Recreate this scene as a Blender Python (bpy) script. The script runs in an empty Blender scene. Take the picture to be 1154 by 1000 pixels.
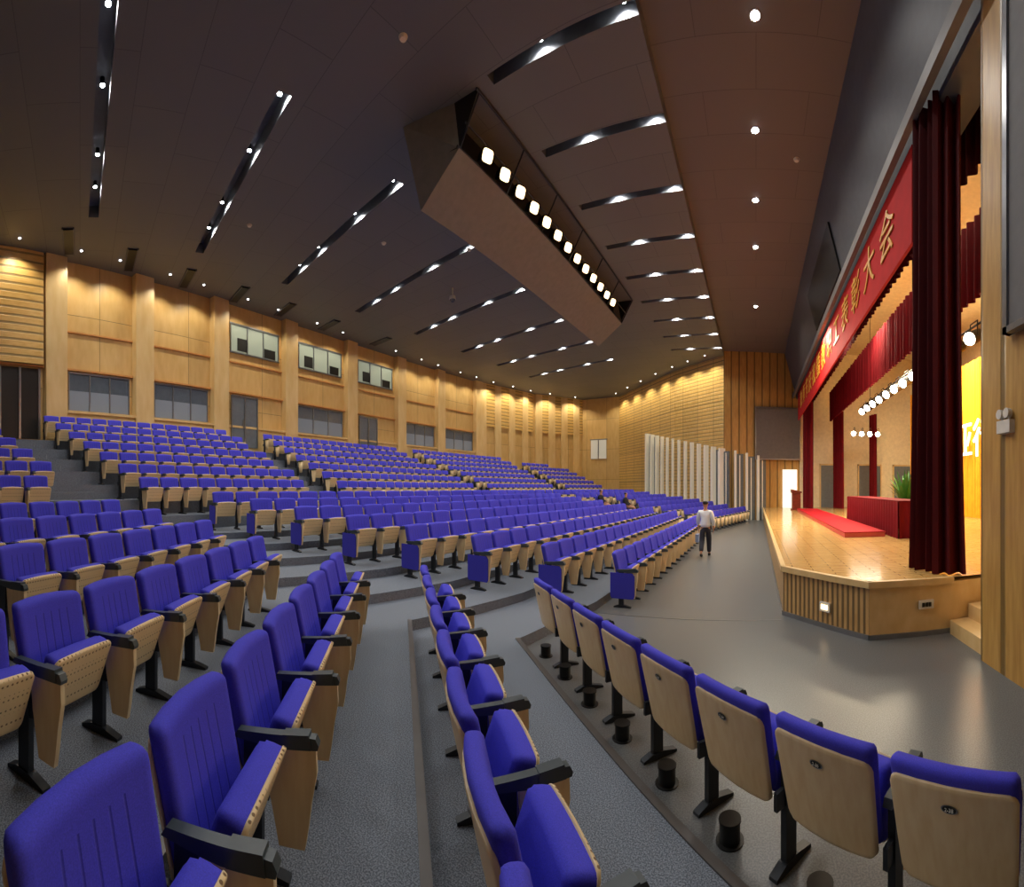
import bpy, math, random
from mathutils import Vector, Matrix
random.seed(7)
SC=bpy.context.scene; COL=SC.collection
EYE=2.1; F=485.0; CZ=10.7; K=2.1
def lin(c):
    return tuple((v/12.92 if v<=.04045 else ((v+.055)/1.055)**2.4) for v in [k/255 for k in c])+(1,)
# ------------------------------------------------------------------ materials
MATS={}
def base(name,col,rough=.6,metal=0,spec=.5):
    m=bpy.data.materials.new(name); m.use_nodes=True; nt=m.node_tree; b=nt.nodes['Principled BSDF']
    b.inputs['Base Color'].default_value=lin(col); b.inputs['Roughness'].default_value=rough
    b.inputs['Metallic'].default_value=metal; b.inputs['Specular IOR Level'].default_value=spec
    MATS[name]=m; return m,nt,b
def mapping(nt,kind,scale):
    tc=nt.nodes.new('ShaderNodeTexCoord'); mp=nt.nodes.new('ShaderNodeMapping')
    mp.inputs['Scale'].default_value=scale; nt.links.new(tc.outputs[kind],mp.inputs['Vector']); return mp
def mixcol(nt,fac,a,b):
    mx=nt.nodes.new('ShaderNodeMix'); mx.data_type='RGBA'
    if isinstance(a,tuple): mx.inputs['A'].default_value=a
    else: nt.links.new(a,mx.inputs['A'])
    if isinstance(b,tuple): mx.inputs['B'].default_value=b
    else: nt.links.new(b,mx.inputs['B'])
    if hasattr(fac,'links') or hasattr(fac,'node'): nt.links.new(fac,mx.inputs['Factor'])
    else: mx.inputs['Factor'].default_value=fac
    return mx.outputs['Result']
def noise(nt,vec,scale,detail=3):
    n=nt.nodes.new('ShaderNodeTexNoise'); n.inputs['Scale'].default_value=scale; n.inputs['Detail'].default_value=detail
    nt.links.new(vec.outputs[0],n.inputs['Vector']); return n.outputs['Fac']
def ramp(nt,fac,p0,p1,c0=(0,0,0,1),c1=(1,1,1,1)):
    r=nt.nodes.new('ShaderNodeValToRGB'); r.color_ramp.elements[0].position=p0; r.color_ramp.elements[1].position=p1
    r.color_ramp.elements[0].color=c0; r.color_ramp.elements[1].color=c1
    nt.links.new(fac,r.inputs['Fac']); return r.outputs['Color']
def bump(nt,b,h,strength,dist=.01):
    n=nt.nodes.new('ShaderNodeBump'); n.inputs['Strength'].default_value=strength; n.inputs['Distance'].default_value=dist
    nt.links.new(h,n.inputs['Height']); nt.links.new(n.outputs['Normal'],b.inputs['Normal'])
def wave(nt,vec,scale,direction='X',dist=0,profile='SIN'):
    w=nt.nodes.new('ShaderNodeTexWave'); w.bands_direction=direction; w.wave_profile=profile
    w.inputs['Scale'].default_value=scale; w.inputs['Distortion'].default_value=dist
    nt.links.new(vec.outputs[0],w.inputs['Vector']); return w.outputs['Fac']
def mathn(nt,op,a,b):
    m=nt.nodes.new('ShaderNodeMath'); m.operation=op
    for i,v in enumerate((a,b)):
        if v is None: continue
        if isinstance(v,(int,float)): m.inputs[i].default_value=v
        else: nt.links.new(v,m.inputs[i])
    return m.outputs[0]
def plain(name,col,rough=.6,metal=0,var=.12,sc=6):
    m,nt,b=base(name,col,rough,metal); mp=mapping(nt,'Object',(1,1,1))
    n=noise(nt,mp,sc); c=lin(col); d=tuple(v*(1-var*2) for v in c[:3])+(1,)
    nt.links.new(mixcol(nt,n,d,tuple(min(1,v*(1+var)) for v in c[:3])+(1,)),b.inputs['Base Color']); return m
def emis(name,col,s,bc=None):
    m,nt,b=base(name,bc or col,.5); b.inputs['Emission Color'].default_value=lin(col); b.inputs['Emission Strength'].default_value=s; return m
def fabric(name,col,ribs):
    m,nt,b=base(name,col,.8,0,.25); mp=mapping(nt,'Object',(1,1,1)); n=noise(nt,mp,220,2)
    c=lin(col); cc=mixcol(nt,n,tuple(v*.6 for v in c[:3])+(1,),tuple(min(1,v*1.3) for v in c[:3])+(1,))
    b.inputs['Sheen Weight'].default_value=.15; b.inputs['Sheen Roughness'].default_value=.4
    b.inputs['Sheen Tint'].default_value=lin((120,120,255))
    if ribs:
        sp=nt.nodes.new('ShaderNodeSeparateXYZ'); nt.links.new(mp.outputs[0],sp.inputs[0])
        w=wave(nt,mp,4.6,'X'); r=ramp(nt,w,0,.1)
        ax=mathn(nt,'ABSOLUTE',sp.outputs['X'],None); m1=mathn(nt,'LESS_THAN',ax,.17); m2=mathn(nt,'LESS_THAN',sp.outputs['Z'],.86)
        mk=mathn(nt,'MULTIPLY',m1,m2); inv=mathn(nt,'SUBTRACT',1,r); g=mathn(nt,'MULTIPLY',inv,mk); h=mathn(nt,'SUBTRACT',1,g)
        bump(nt,b,h,.5,.006); cc=mixcol(nt,mathn(nt,'MULTIPLY',g,.45),cc,tuple(v*.25 for v in c[:3])+(1,))
    else: bump(nt,b,n,.3,.002)
    nt.links.new(cc,b.inputs['Base Color'])
    return m
def wood(name,c1,c2,rough=.4,scale=(1,1,1),coord='Object',gs=5,grooves=None,seam=None):
    m,nt,b=base(name,c1,rough); mp=mapping(nt,coord,scale); n=noise(nt,mp,gs,5)
    col=mixcol(nt,ramp(nt,n,.3,.7),lin(c1),lin(c2))
    if grooves:
        g=mapping(nt,coord,(1,1,1)); w=wave(nt,g,grooves[1],grooves[0]); r=ramp(nt,w,grooves[2],grooves[2]+.12)
        col=mixcol(nt,r,tuple(v*grooves[3] for v in lin(c1)[:3])+(1,),col); bump(nt,b,r,.6,.02)
    if seam:
        g=mapping(nt,coord,(1,1,1)); bt=nt.nodes.new('ShaderNodeTexBrick'); nt.links.new(g.outputs[0],bt.inputs['Vector'])
        bt.inputs['Color1'].default_value=(1,1,1,1); bt.inputs['Color2'].default_value=(.86,.86,.86,1); bt.inputs['Mortar'].default_value=(.35,.35,.35,1)
        bt.inputs['Scale'].default_value=1; bt.inputs['Brick Width'].default_value=seam[0]; bt.inputs['Row Height'].default_value=seam[1]
        bt.inputs['Mortar Size'].default_value=seam[2]; bt.offset=seam[3]
        mx=nt.nodes.new('ShaderNodeMix'); mx.data_type='RGBA'; mx.blend_type='MULTIPLY'; mx.inputs['Factor'].default_value=1
        nt.links.new(col,mx.inputs['A']); nt.links.new(bt.outputs['Color'],mx.inputs['B']); col=mx.outputs['Result']
    nt.links.new(col,b.inputs['Base Color']); return m
FAB=fabric('violet_fabric',(74,72,208),False); FABR=fabric('violet_fabric_ribbed',(74,72,208),True)
BEECH=wood('beech_ply',(240,218,174),(230,202,152),.36,(9,9,1.2),gs=3)
EDGE=plain('ply_edge',(206,146,84),.4)
def perf():
    m,nt,b=base('perforated_beech',(234,212,170),.4); mp=mapping(nt,'Object',(1,1,1))
    v=nt.nodes.new('ShaderNodeTexVoronoi'); v.inputs['Scale'].default_value=32; v.inputs['Randomness'].default_value=0
    v.voronoi_dimensions='3D'; nt.links.new(mp.outputs[0],v.inputs['Vector'])
    r=ramp(nt,v.outputs['Distance'],.2,.26); nt.links.new(mixcol(nt,r,lin((120,92,62)),lin((234,210,164))),b.inputs['Base Color']); return m
PERF=perf()
PLAST=plain('dark_plastic',(66,76,80),.35); METAL=plain('dark_metal',(48,52,58),.4,.4); BLACK=plain('black_metal',(12,12,12),.45)
SILVER=plain('silver_metal',(150,152,156),.3,.8); BADGE=plain('badge_metal',(70,66,58),.25,.8)
WALLW=wood('golden_wall_veneer',(222,188,126),(210,172,106),.42,(1.5,.4,1),'UV',3,None,(2.1,2.9,.012,0))
SLATH=wood('horizontal_slat_wood',(226,188,114),(210,166,90),.42,(1,3,1),'UV',3,('Y',1.1,.12,.4),None)
SLATV=wood('vertical_slat_wood',(230,194,120),(212,168,92),.42,(4,.6,1),'UV',3,('Y',1.3,.1,.55),(1.57,2.6,.02,0))
PIERW=wood('pier_wood',(200,158,86),(174,130,64),.4,(5,.5,1),'UV',3,('X',.62,.03,.35),None)
PILW=wood('pilaster_veneer',(226,198,144),(214,180,120),.4,(1,1,.3),gs=3)
CREAM=plain('cream_paint',(236,222,188),.6); WHITE=plain('white_paint',(225,222,212),.5)
FINW=emis('white_fin_painted_glow',(255,248,230),.10,(232,226,208)); FING=plain('fin_glass',(116,122,124),.25)  # fins are no lamps: faint emission paints the niche light on them
STAGEW=wood('stage_parquet',(226,184,118),(206,160,92),.16,(2,8,1),'Object',4,None,(.6,.12,.006,.5))
STSLAT=wood('stage_front_slats',(206,166,108),(186,142,84),.4,(4,1,1),'UV',3,('X',3.2,.35,.3),None)
STPLAIN=wood('stage_front_veneer',(224,192,136),(212,176,116),.4,(2,1,1),'UV',3)
def ceilm(name,col):
    m,nt,b=base(name,col,.55); g=mapping(nt,'Object',(1,1,1)); bt=nt.nodes.new('ShaderNodeTexBrick'); nt.links.new(g.outputs[0],bt.inputs['Vector'])
    c=lin(col); bt.inputs['Color1'].default_value=c; bt.inputs['Color2'].default_value=tuple(v*.93 for v in c[:3])+(1,)
    bt.inputs['Mortar'].default_value=tuple(v*.6 for v in c[:3])+(1,); bt.inputs['Scale'].default_value=1
    bt.inputs['Brick Width'].default_value=2.4; bt.inputs['Row Height'].default_value=1.2; bt.inputs['Mortar Size'].default_value=.008
    nt.links.new(bt.outputs['Color'],b.inputs['Base Color']); return m
CEIL=ceilm('brown_grey_ceiling',(114,113,107)); CEIL2=ceilm('brown_ceiling',(118,108,98)); HEADM=plain('dark_grey_panel',(88,90,94),.5)
BULK=plain('bulkhead_grey',(134,130,118),.6); TROUGH=plain('slot_lining',(96,98,102),.5)
def floorm():
    m,nt,b=base('speckled_grey_vinyl',(100,104,108),.3); mp=mapping(nt,'Object',(1,1,1))
    n=noise(nt,mp,90,2); n2=noise(nt,mp,.7,3)
    c=mixcol(nt,ramp(nt,n,.42,.6),lin((82,86,88)),lin((124,127,130)))
    c=mixcol(nt,n2,c,lin((100,102,103))); nt.links.new(c,b.inputs['Base Color']); bump(nt,b,n,.08,.002); return m
FLOOR=floorm()
def carpetm():
    m,nt,b=base('grey_tier_carpet',(98,106,120),.7); mp=mapping(nt,'Object',(1,1,1)); n=noise(nt,mp,120,2)
    nt.links.new(mixcol(nt,ramp(nt,n,.4,.62),lin((80,88,100)),lin((136,145,158))),b.inputs['Base Color']); return m
CARPET=carpetm(); NOSE=plain('step_nosing',(96,92,90),.4,.3)
def velvet(name,col,sh=.15):
    m,nt,b=base(name,col,.75,0,.2); b.inputs['Sheen Weight'].default_value=sh; b.inputs['Sheen Tint'].default_value=lin(col); mp=mapping(nt,'Object',(1,1,1)); n=noise(nt,mp,3,3)
    c=lin(col); nt.links.new(mixcol(nt,n,tuple(v*.6 for v in c[:3])+(1,),c),b.inputs['Base Color']); return m
RED=velvet('dark_red_velvet',(80,8,15)); RED2=velvet('red_velvet',(122,8,20)); BAN=velvet('banner_red',(176,20,22)); CARP=velvet('red_carpet',(186,22,34))
YEL=velvet('yellow_drape',(255,176,44)); GOLD=plain('gold_letter',(206,148,50),.4)
GLASS=plain('dark_glass',(92,102,114),.12); GLASS2=emis('window_painted_glow',(160,170,185),.08,(120,130,142)); DOORM=plain('grey_blue_door',(110,118,126),.35); SCRN=plain('grey_screen',(112,112,112),.7)  # lower panes: pale colour and faint emission paint a glow into the glass
LW=emis('cool_lamp',(240,246,255),45); LWS=emis('small_lamp',(250,250,255),12); LWARM=emis('warm_lamp',(255,222,168),3.6); ROOM=emis('lit_room',(190,200,178),.28,(130,140,128)); LSTAGE=emis('stage_lamp',(255,240,215),45)
DOORL=emis('lit_doorway',(255,250,235),.9); DOORD=emis('dim_doorway',(200,200,190),.25)
# ------------------------------------------------------------------ mesh builder
class MB:
    def __init__(s): s.v=[]; s.f=[]; s.m=[]; s.uv=[]
    def add(s,vs,fs,m=0,uvs=None):
        o=len(s.v); s.v+= [tuple(v) for v in vs]
        for i,f in enumerate(fs):
            s.f.append([a+o for a in f]); s.m.append(m); s.uv.append(uvs[i] if uvs else None)
    def obox(s,o,u,n,a0,a1,d0,d1,z0,z1,m=0):
        P=lambda a,d,z:(o[0]+u[0]*a+n[0]*d,o[1]+u[1]*a+n[1]*d,z)
        vs=[P(a,d,z) for z in (z0,z1) for d in (d0,d1) for a in (a0,a1)]
        q=[(0,2,3,1),(4,5,7,6),(0,1,5,4),(2,6,7,3),(0,4,6,2),(1,3,7,5)]
        uv=[]
        for k,ff in enumerate(q):
            uu=[]
            for i in ff:
                a=a0 if i%2==0 else a1; d=d0 if (i//2)%2==0 else d1; z=z0 if i<4 else z1
                uu.append((a,d) if k<2 else (a,z) if k<4 else (d,z))
            uv.append(uu)
        s.add(vs,q,m,uv)
    def box(s,x0,x1,y0,y1,z0,z1,m=0): s.obox((0,0),(1,0),(0,1),x0,x1,y0,y1,z0,z1,m)
    def prism(s,poly,z0,z1,m=0,mside=None):
        n=len(poly); vs=[(x,y,z0) for x,y in poly]+[(x,y,z1) for x,y in poly]
        s.add(vs,[list(range(n))[::-1],list(range(n,2*n))],m,None)
        L=0
        for i in range(n):
            j=(i+1)%n; d=math.dist(poly[i],poly[j])
            s.add([vs[i],vs[j],vs[j+n],vs[i+n]],[(0,1,2,3)],m if mside is None else mside,[[(L,z0),(L+d,z0),(L+d,z1),(L,z1)]]); L+=d
    def prof(s,poly,x0,x1,m=0,T=None):
        n=len(poly); vs=[(x0,y,z) for y,z in poly]+[(x1,y,z) for y,z in poly]
        if T: vs=[T(v) for v in vs]
        s.add(vs,[list(range(n)),list(range(n,2*n))[::-1]]+[(i,i+n,(i+1)%n+n,(i+1)%n) for i in range(n)],m)
    def cyl(s,p,q,r0,r1,n=12,m=0,mcap=None):
        p=Vector(p);q=Vector(q);d=(q-p).normalized(); a=d.orthogonal().normalized(); b=d.cross(a)
        vs=[]
        for c,r in((p,r0),(q,r1)):
            for i in range(n):
                t=2*math.pi*i/n; vs.append(c+a*r*math.cos(t)+b*r*math.sin(t))
        s.add(vs,[(i,(i+1)%n,(i+1)%n+n,i+n) for i in range(n)]+[list(range(n))[::-1]],m)
        s.add(vs[n:],[list(range(n))],m if mcap is None else mcap)
    def pillow(s,hw,z0,z1,yc,tf,tb,m=0,low=False,T=None,r=.045,ro=.03,crown=.012):
        if low: ds=[0,.035]; 
        else: ds=[0,.004,.013,.03,.05]
        H=z1-z0
        vz=[z0+d for d in ds]+([] if low else [z0+H*.35,z0+H*.65])+[z1-d for d in ds[::-1]]
        rows=[]
        for z in vz:
            dz=min(z-z0,z1-z); w=hw(z)
            if dz<r: w=w-r+math.sqrt(max(0,r*r-(r-dz)**2))
            us=[-w+d for d in ds]+([] if low else [-w*.5,0,w*.5])+[w-d for d in ds[::-1]]
            rows.append((z,w,us))
        for sgn in (1,-1):
            g=[]
            for z,w,us in rows:
                for x in us:
                    d=min(w-abs(x),z-z0,z1-z); e=math.sqrt(max(0,1-(1-min(1,d/ro))**2))
                    zz=z+(crown*(1-(x/w)**2) if z>(z0+z1)/2 else 0)
                    p=(x,yc(x,zz)+(tf if sgn>0 else -tb)*e,zz); g.append(T(p) if T else p)
            n=len(rows[0][2]); fs=[]
            for i in range(len(rows)-1):
                for j in range(n-1):
                    a=i*n+j; q=(a,a+1,a+n+1,a+n); fs.append(q[::-1] if sgn>0 else q)
            s.add(g,fs,m)
    def mesh(s,name,mats,smooth=False,merge=True):
        import bmesh
        me=bpy.data.meshes.new(name); me.from_pydata(s.v,[],s.f); 
        for m in mats: me.materials.append(m)
        me.polygons.foreach_set('material_index',s.m)
        if any(u for u in s.uv):
            L=me.uv_layers.new(name='UVMap'); flat=[]
            for f,u in zip(s.f,s.uv):
                for i in range(len(f)): flat+= list(u[i]) if u else [s.v[f[i]][0],s.v[f[i]][1]]
            L.data.foreach_set('uv',flat)
        bm=bmesh.new(); bm.from_mesh(me)
        if smooth: bmesh.ops.remove_doubles(bm,verts=bm.verts,dist=1e-5)
        bmesh.ops.recalc_face_normals(bm,faces=bm.faces); bm.to_mesh(me); bm.free()
        if smooth:
            me.polygons.foreach_set('use_smooth',[True]*len(me.polygons))
            try: me.set_sharp_from_angle(angle=math.radians(50))
            except Exception: pass
        me.update(); return me
def ob(name,me,label=None,cat=None,kind=None,group=None,parent=None,loc=None):
    o=bpy.data.objects.new(name,me); COL.objects.link(o)
    if label: o['label']=label
    if cat: o['category']=cat
    if kind: o['kind']=kind
    if group: o['group']=group
    if parent: o.parent=parent
    if loc: o.location=loc
    return o
def struct(name,mb,mats,label=None,smooth=False):
    return ob(name,mb.mesh(name,mats,smooth),label,None,'structure')
# ------------------------------------------------------------------ camera (cylindrical panorama)
cam=bpy.data.cameras.new('camera'); co=bpy.data.objects.new('camera',cam); COL.objects.link(co); SC.camera=co
YAW=275/F
co.location=(0,0,EYE); co.rotation_euler=(math.radians(90),0,YAW)
cam.type='PANO'; cam.panorama_type='CENTRAL_CYLINDRICAL'; cam.lens=14; cam.clip_end=300; cam.clip_start=.02
cam.central_cylindrical_range_u_min=-577/F; cam.central_cylindrical_range_u_max=577/F
cam.central_cylindrical_range_v_min=-450/F; cam.central_cylindrical_range_v_max=550/F
cam.central_cylindrical_radius=1.0
SC.view_settings.view_transform='Standard'; SC.view_settings.exposure=0
w=bpy.data.worlds.new('world'); SC.world=w; w.use_nodes=True
w.node_tree.nodes['Background'].inputs[0].default_value=(.05,.05,.055,1); w.node_tree.nodes['Background'].inputs[1].default_value=1
def azx(X,Y): return 852+F*math.atan2(X,Y)
# ------------------------------------------------------------------ room plan
C0=(39.7,23.5); RW=61.0
def arc(rad,Y): return C0[0]-math.sqrt(rad*rad-(Y-C0[1])**2)
pilY=[-8.6,-4.8,-1.0,2.5,6.2,10.4,14.9,19.3,23.4,27.8]
rear=[(arc(RW,y),y) for y in pilY]
far=[rear[-1],(-19.6,34.2),(-16.6,38.8),(-12.7,38.6)]
side=[(-12.7,38.6),(-6,31.2),(-2.1,27.9)]
front=[(-2.1,27.9),(2.9,28.6)]
def wallpoly(name,pts,z0,z1,mat,th=.3,label=None):
    mb=MB(); L=0
    for p,q in zip(pts,pts[1:]):
        d=math.dist(p,q); u=((q[0]-p[0])/d,(q[1]-p[1])/d); n=(-u[1],u[0])
        P=lambda a,dd,z:(p[0]+u[0]*a+n[0]*dd,p[1]+u[1]*a+n[1]*dd,z)
        vs=[P(0,0,z0),P(d,0,z0),P(d,0,z1),P(0,0,z1),P(0,th,z0),P(d,th,z0),P(d,th,z1),P(0,th,z1)]
        fs=[(0,1,2,3),(5,4,7,6),(3,2,6,7),(1,5,6,2),(4,0,3,7),(4,5,1,0)]
        uv=[[(L,z0),(L+d,z0),(L+d,z1),(L,z1)],[(L,z0),(L+d,z0),(L+d,z1),(L,z1)]]+[[(0,0),(1,0),(1,1),(0,1)]]*4
        mb.add(vs,fs,0,uv); L+=d
    return struct(name,mb,[mat],label)
wallpoly('wall_rear',rear,-.2,11.2,WALLW)
wallpoly('wall_rear_far',far,-.2,11.2,WALLW)
wallpoly('wall_side',side,-.2,11.2,SLATV)
wallpoly('wall_front_far',front,-.2,11.2,PIERW)
wallpoly('wall_near',[(3,-9),rear[0]],-.2,11.2,WALLW)
mb=MB(); mb.box(2.62,3.0,-9,4.55,-.2,11.2); struct('wall_front_near',mb,[PIERW])
mb=MB(); mb.box(-30,14,-12,45,-.3,0); struct('floor',mb,[FLOOR])
mb=MB(); mb.obox((-3.0,6.75),(1,.02),(0,1),0,3.4,-.015,.015,.0,.004); struct('trim_400',mb,[SILVER])
# --- ceiling with open slots
H=8.6
SL=[((-.879*H,.06*H),(-1.59*H,.05*H)),((-.968*H,.5*H),(-1.76*H,.5*H)),((-1.036*H,.95*H),(-1.876*H,.965*H)),((-1.09*H,1.40*H),(-1.957*H,1.47*H)),
    ((-1.109*H,1.85*H),(-1.993*H,1.967*H)),((-1.109*H,2.3*H),(-2.0*H,2.457*H)),((-1.09*H,2.73*H),(-1.99*H,2.9*H)),((-1.09*H,3.16*H),(-1.95*H,3.36*H))]
HWD=.16; HWS=.13
chR=[(SL[0][0][0],-12)]; chL=[(SL[0][1][0],-12)]; skip=[]
for r,l in SL:
    skip.append(len(chR)); chR+=[(r[0],r[1]-HWD),(r[0],r[1]+HWD)]; chL+=[(l[0],l[1]-HWD),(l[0],l[1]+HWD)]
chR.append((SL[-1][0][0],45)); chL.append((SL[-1][1][0],45))
mb=MB()
def cq(a,b,c,d,z=CZ,m=0): mb.add([(p[0],p[1],z) for p in (a,b,c,d)],[(0,1,2,3)],m)
for i in range(len(chR)-1):
    if i not in skip: cq(chR[i],chR[i+1],chL[i+1],chL[i])
    cq(chL[i],chL[i+1],(-31,chL[i+1][1]),(-31,chL[i][1]))
    cq(chR[i],chR[i+1],(-5.25,chR[i+1][1]),(-5.25,chR[i][1]))
RY=[7.4+2.365*k for k in range(-2,9)]
prev=-12
for y in RY:
    cq((-5.25,prev),(-2.1,prev),(-2.1,y-HWS),(-5.25,y-HWS)); prev=y+HWS
cq((-5.25,prev),(-2.1,prev),(-2.1,45),(-5.25,45))
prev=-12
for y in RY+[45.15]:
    mb.add([(-2.1,prev,CZ),(-2.1,y-HWS,CZ),(-2.1,y-HWS,CZ+.3),(-2.1,prev,CZ+.3)],[(0,1,2,3)],0); prev=y+HWS
struct('ceiling',mb,[CEIL])
mb=MB(); mb.box(-2.1,2.1,-12,45,CZ+.3,CZ+.4); struct('ceiling_front',mb,[CEIL2])
for i,(x,y) in enumerate(((-15.0,-.4),(-16.1,1.9),(-17.1,4.35),(-17.8,6.9),(-18.4,9.5),(-19,12.4),(-19.3,16.2))):
    mb=MB(); mb.box(x-.75,x+.75,y-.16,y+.16,CZ-.06,CZ+.02); mb.box(x-.8,x+.8,y-.2,y-.16,CZ-.07,CZ+.02,1); mb.box(x-.8,x+.8,y+.16,y+.2,CZ-.07,CZ+.02,1); struct('trim_%d'%(420+i),mb,[BLACK,HEADM])
def spot(loc,e,ang,col=(1,.96,.9),r=.06,dirv=(0,0,-1),name='lamp_light',bl=.6):
    l=bpy.data.lights.new(name,'SPOT'); l.energy=e*K; l.spot_size=math.radians(ang); l.spot_blend=bl; l.color=col; l.shadow_soft_size=r
    o=bpy.data.objects.new(name,l); COL.objects.link(o); o.location=loc; o.rotation_euler=Vector(dirv).to_track_quat('-Z','Y').to_euler(); return o
def area(loc,sx,sy,e,col,dirv=(0,0,-1),name='area_light'):
    l=bpy.data.lights.new(name,'AREA'); l.shape='RECTANGLE'; l.size=sx; l.size_y=sy; l.energy=e*K; l.color=col
    o=bpy.data.objects.new(name,l); COL.objects.link(o); o.location=loc; o.rotation_euler=Vector(dirv).to_track_quat('-Z','Y').to_euler(); return o
def slot(p,q,hw,lamps,grp,en):
    d=math.dist(p,q); u=((q[0]-p[0])/d,(q[1]-p[1])/d); n=(-u[1],u[0]); hh=.36
    root=ob('ceiling_light_slot',None,'recessed dark slot in the ceiling with small bright downlights','ceiling light',None,grp,None,(p[0],p[1],CZ))
    t=MB()
    P=lambda a,dd,z:(u[0]*a+n[0]*dd,u[1]*a+n[1]*dd,z)
    t.add([P(0,-hw,0),P(d,-hw,0),P(d,-hw,hh),P(0,-hw,hh),P(0,hw,0),P(d,hw,0),P(d,hw,hh),P(0,hw,hh)],[(0,1,2,3),(4,5,6,7),(3,2,6,7),(0,3,7,4),(1,2,6,5)],0)
    ob('trough',t.mesh('trough',[TROUGH]),parent=root)
    for f in lamps:
        k=MB(); c=P(d*f,0,.3); k.cyl((c[0],c[1],.36),(c[0],c[1],.2),.055,.055,14,0,1); ob('lamp',k.mesh('lamp',[BLACK,LW]),parent=root)
        spot((p[0]+c[0],p[1]+c[1],CZ+.18),en,150,(1,.98,.94))
for i,(r,l) in enumerate(SL): slot(r,l,HWD,(.04,.3,.62,.82),'long ceiling light slots',95)
for y in RY: slot((-2.1,y),(-5.25,y),HWS,(.08,.62),'short ceiling light slots',80)
def downlight(x,y,z,en,r=.09,ang=140,col=(1,.96,.9),grp='round ceiling downlights',mat=LW):
    k=MB(); k.cyl((0,0,.05),(0,0,-.01),r*1.35,r*1.35,16,0); k.cyl((0,0,-.011),(0,0,-.02),r,r,16,1)
    ob('downlight',k.mesh('downlight',[SILVER,mat]),'small round white recessed ceiling downlight','ceiling light',None,grp,None,(x,y,z))
    if en: spot((x,y,z-.05),en,ang,col)
for r in (5.5,8.1,10.7,13.3,15.9,21.1): downlight(-.02,r,CZ+.3,90,.085)
for a,b in zip(rear[1:],rear[2:]):
    for f in (.3,.72):
        x=a[0]+(b[0]-a[0])*f+1.0; y=a[1]+(b[1]-a[1])*f; downlight(x,y,CZ,84,.045,130,(1,.88,.66),mat=LWS)
for a,b,n in ((far[0],far[1],3),(far[1],far[2],2),(side[0],side[1],4),(side[1],side[2],3)):
    d=math.dist(a,b); nn=((b[1]-a[1])/d,-(b[0]-a[0])/d)
    for k in range(n):
        f=(k+.5)/n; downlight(a[0]+(b[0]-a[0])*f+nn[0]*.9,a[1]+(b[1]-a[1])*f+nn[1]*.9,CZ,150,.05,130,(1,.87,.63),mat=LWS)
for x,y in ((-6,5.6),(-11.5,9.8),(-13,5.4),(1.1,11.6),(-9.6,12.2)):
    k=MB(); k.cyl((0,0,0),(0,0,-.05),.09,.06,14); ob('smoke_detector',k.mesh('sd',[CREAM],True),'small round cream smoke detector on the ceiling','smoke detector',None,'ceiling smoke detectors',None,(x,y,CZ if x<0 else CZ+.3))
root=ob('security_camera',None,'small white dome camera hanging from the ceiling on a short stem','camera',None,None,None,(-12,14.1,CZ))
k=MB(); k.cyl((0,0,0),(0,0,-.35),.035,.035,10); ob('stem',k.mesh('stem',[WHITE],True),parent=root)
k=MB(); k.cyl((0,0,-.35),(0,0,-.5),.12,.14,16); k.cyl((0,0,-.5),(0,0,-.6),.13,.06,16,1); ob('dome',k.mesh('dome',[WHITE,GLASS],True),parent=root)
# --- lighting bulkhead
PRF=[(-7.5,CZ),(-7.25,8.75),(-6.1,9.68),(-5.55,CZ)]
BY0,BY1=7.35,18.9
root=ob('lighting_bulkhead',None,'angular grey-brown ceiling bulkhead with a long slot for stage lamps','ceiling bulkhead',None,None,None,(-6.5,13,CZ))
OFF=Vector((-6.5,13,CZ))
k=MB()
def rel(p): return tuple(Vector(p)-OFF)
a,b,c,d=PRF
def yz(p,y): return rel((p[0],y,p[1]))
k.add([yz(a,BY0-.35),yz(b,BY0),yz(b,BY1),yz(a,BY1)],[(0,1,2,3)],0)
k.add([yz(b,BY0),yz(c,BY0+.05),yz(c,BY1),yz(b,BY1)],[(0,1,2,3)],0)
k.add([yz(a,BY0-.35),yz(b,BY0),yz(c,BY0+.05),rel((-6.2,BY0,CZ))],[(0,1,2,3)],0)
k.add([yz(a,BY1),yz(b,BY1),yz(c,BY1),rel((-6.3,BY1,CZ))],[(0,1,2,3)],0)
k.add([rel((-6.2,BY0,CZ)),yz(c,BY0+.05),yz(d,BY0+.05)],[(0,1,2)],1)
k.add([rel((-6.3,BY1,CZ)),yz(c,BY1),yz(d,BY1)],[(0,1,2)],1)
k.add([rel((-6.5,BY0,9.7)),rel((-6.5,BY1,9.7)),rel((-6.5,BY1,CZ)),rel((-6.5,BY0,CZ))],[(0,1,2,3)],1)
k.add([rel((-6.5,BY0,9.7)),rel((-6.5,BY1,9.7)),rel((-6.1,BY1,9.68)),rel((-6.1,BY0,9.68))],[(0,1,2,3)],1)
ob('bulkhead_shell',k.mesh('shell',[BULK,BLACK]),parent=root)
k=MB()
k.cyl(rel((-6.12,BY0,9.7)),rel((-6.12,BY1,9.7)),.03,.03,8); k.cyl(rel((-5.58,BY0,CZ-.03)),rel((-5.58,BY1,CZ-.03)),.03,.03,8); k.cyl(rel((-5.9,BY0,10.12)),rel((-5.9,BY1,10.12)),.02,.02,8)
for i in range(7):
    y=BY0+.1+i*(BY1-BY0-.2)/6; k.cyl(rel((-6.12,y,9.7)),rel((-5.58,y,CZ-.03)),.02,.02,6)
ob('slot_frame',k.mesh('frame',[METAL],True),parent=root)
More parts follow.
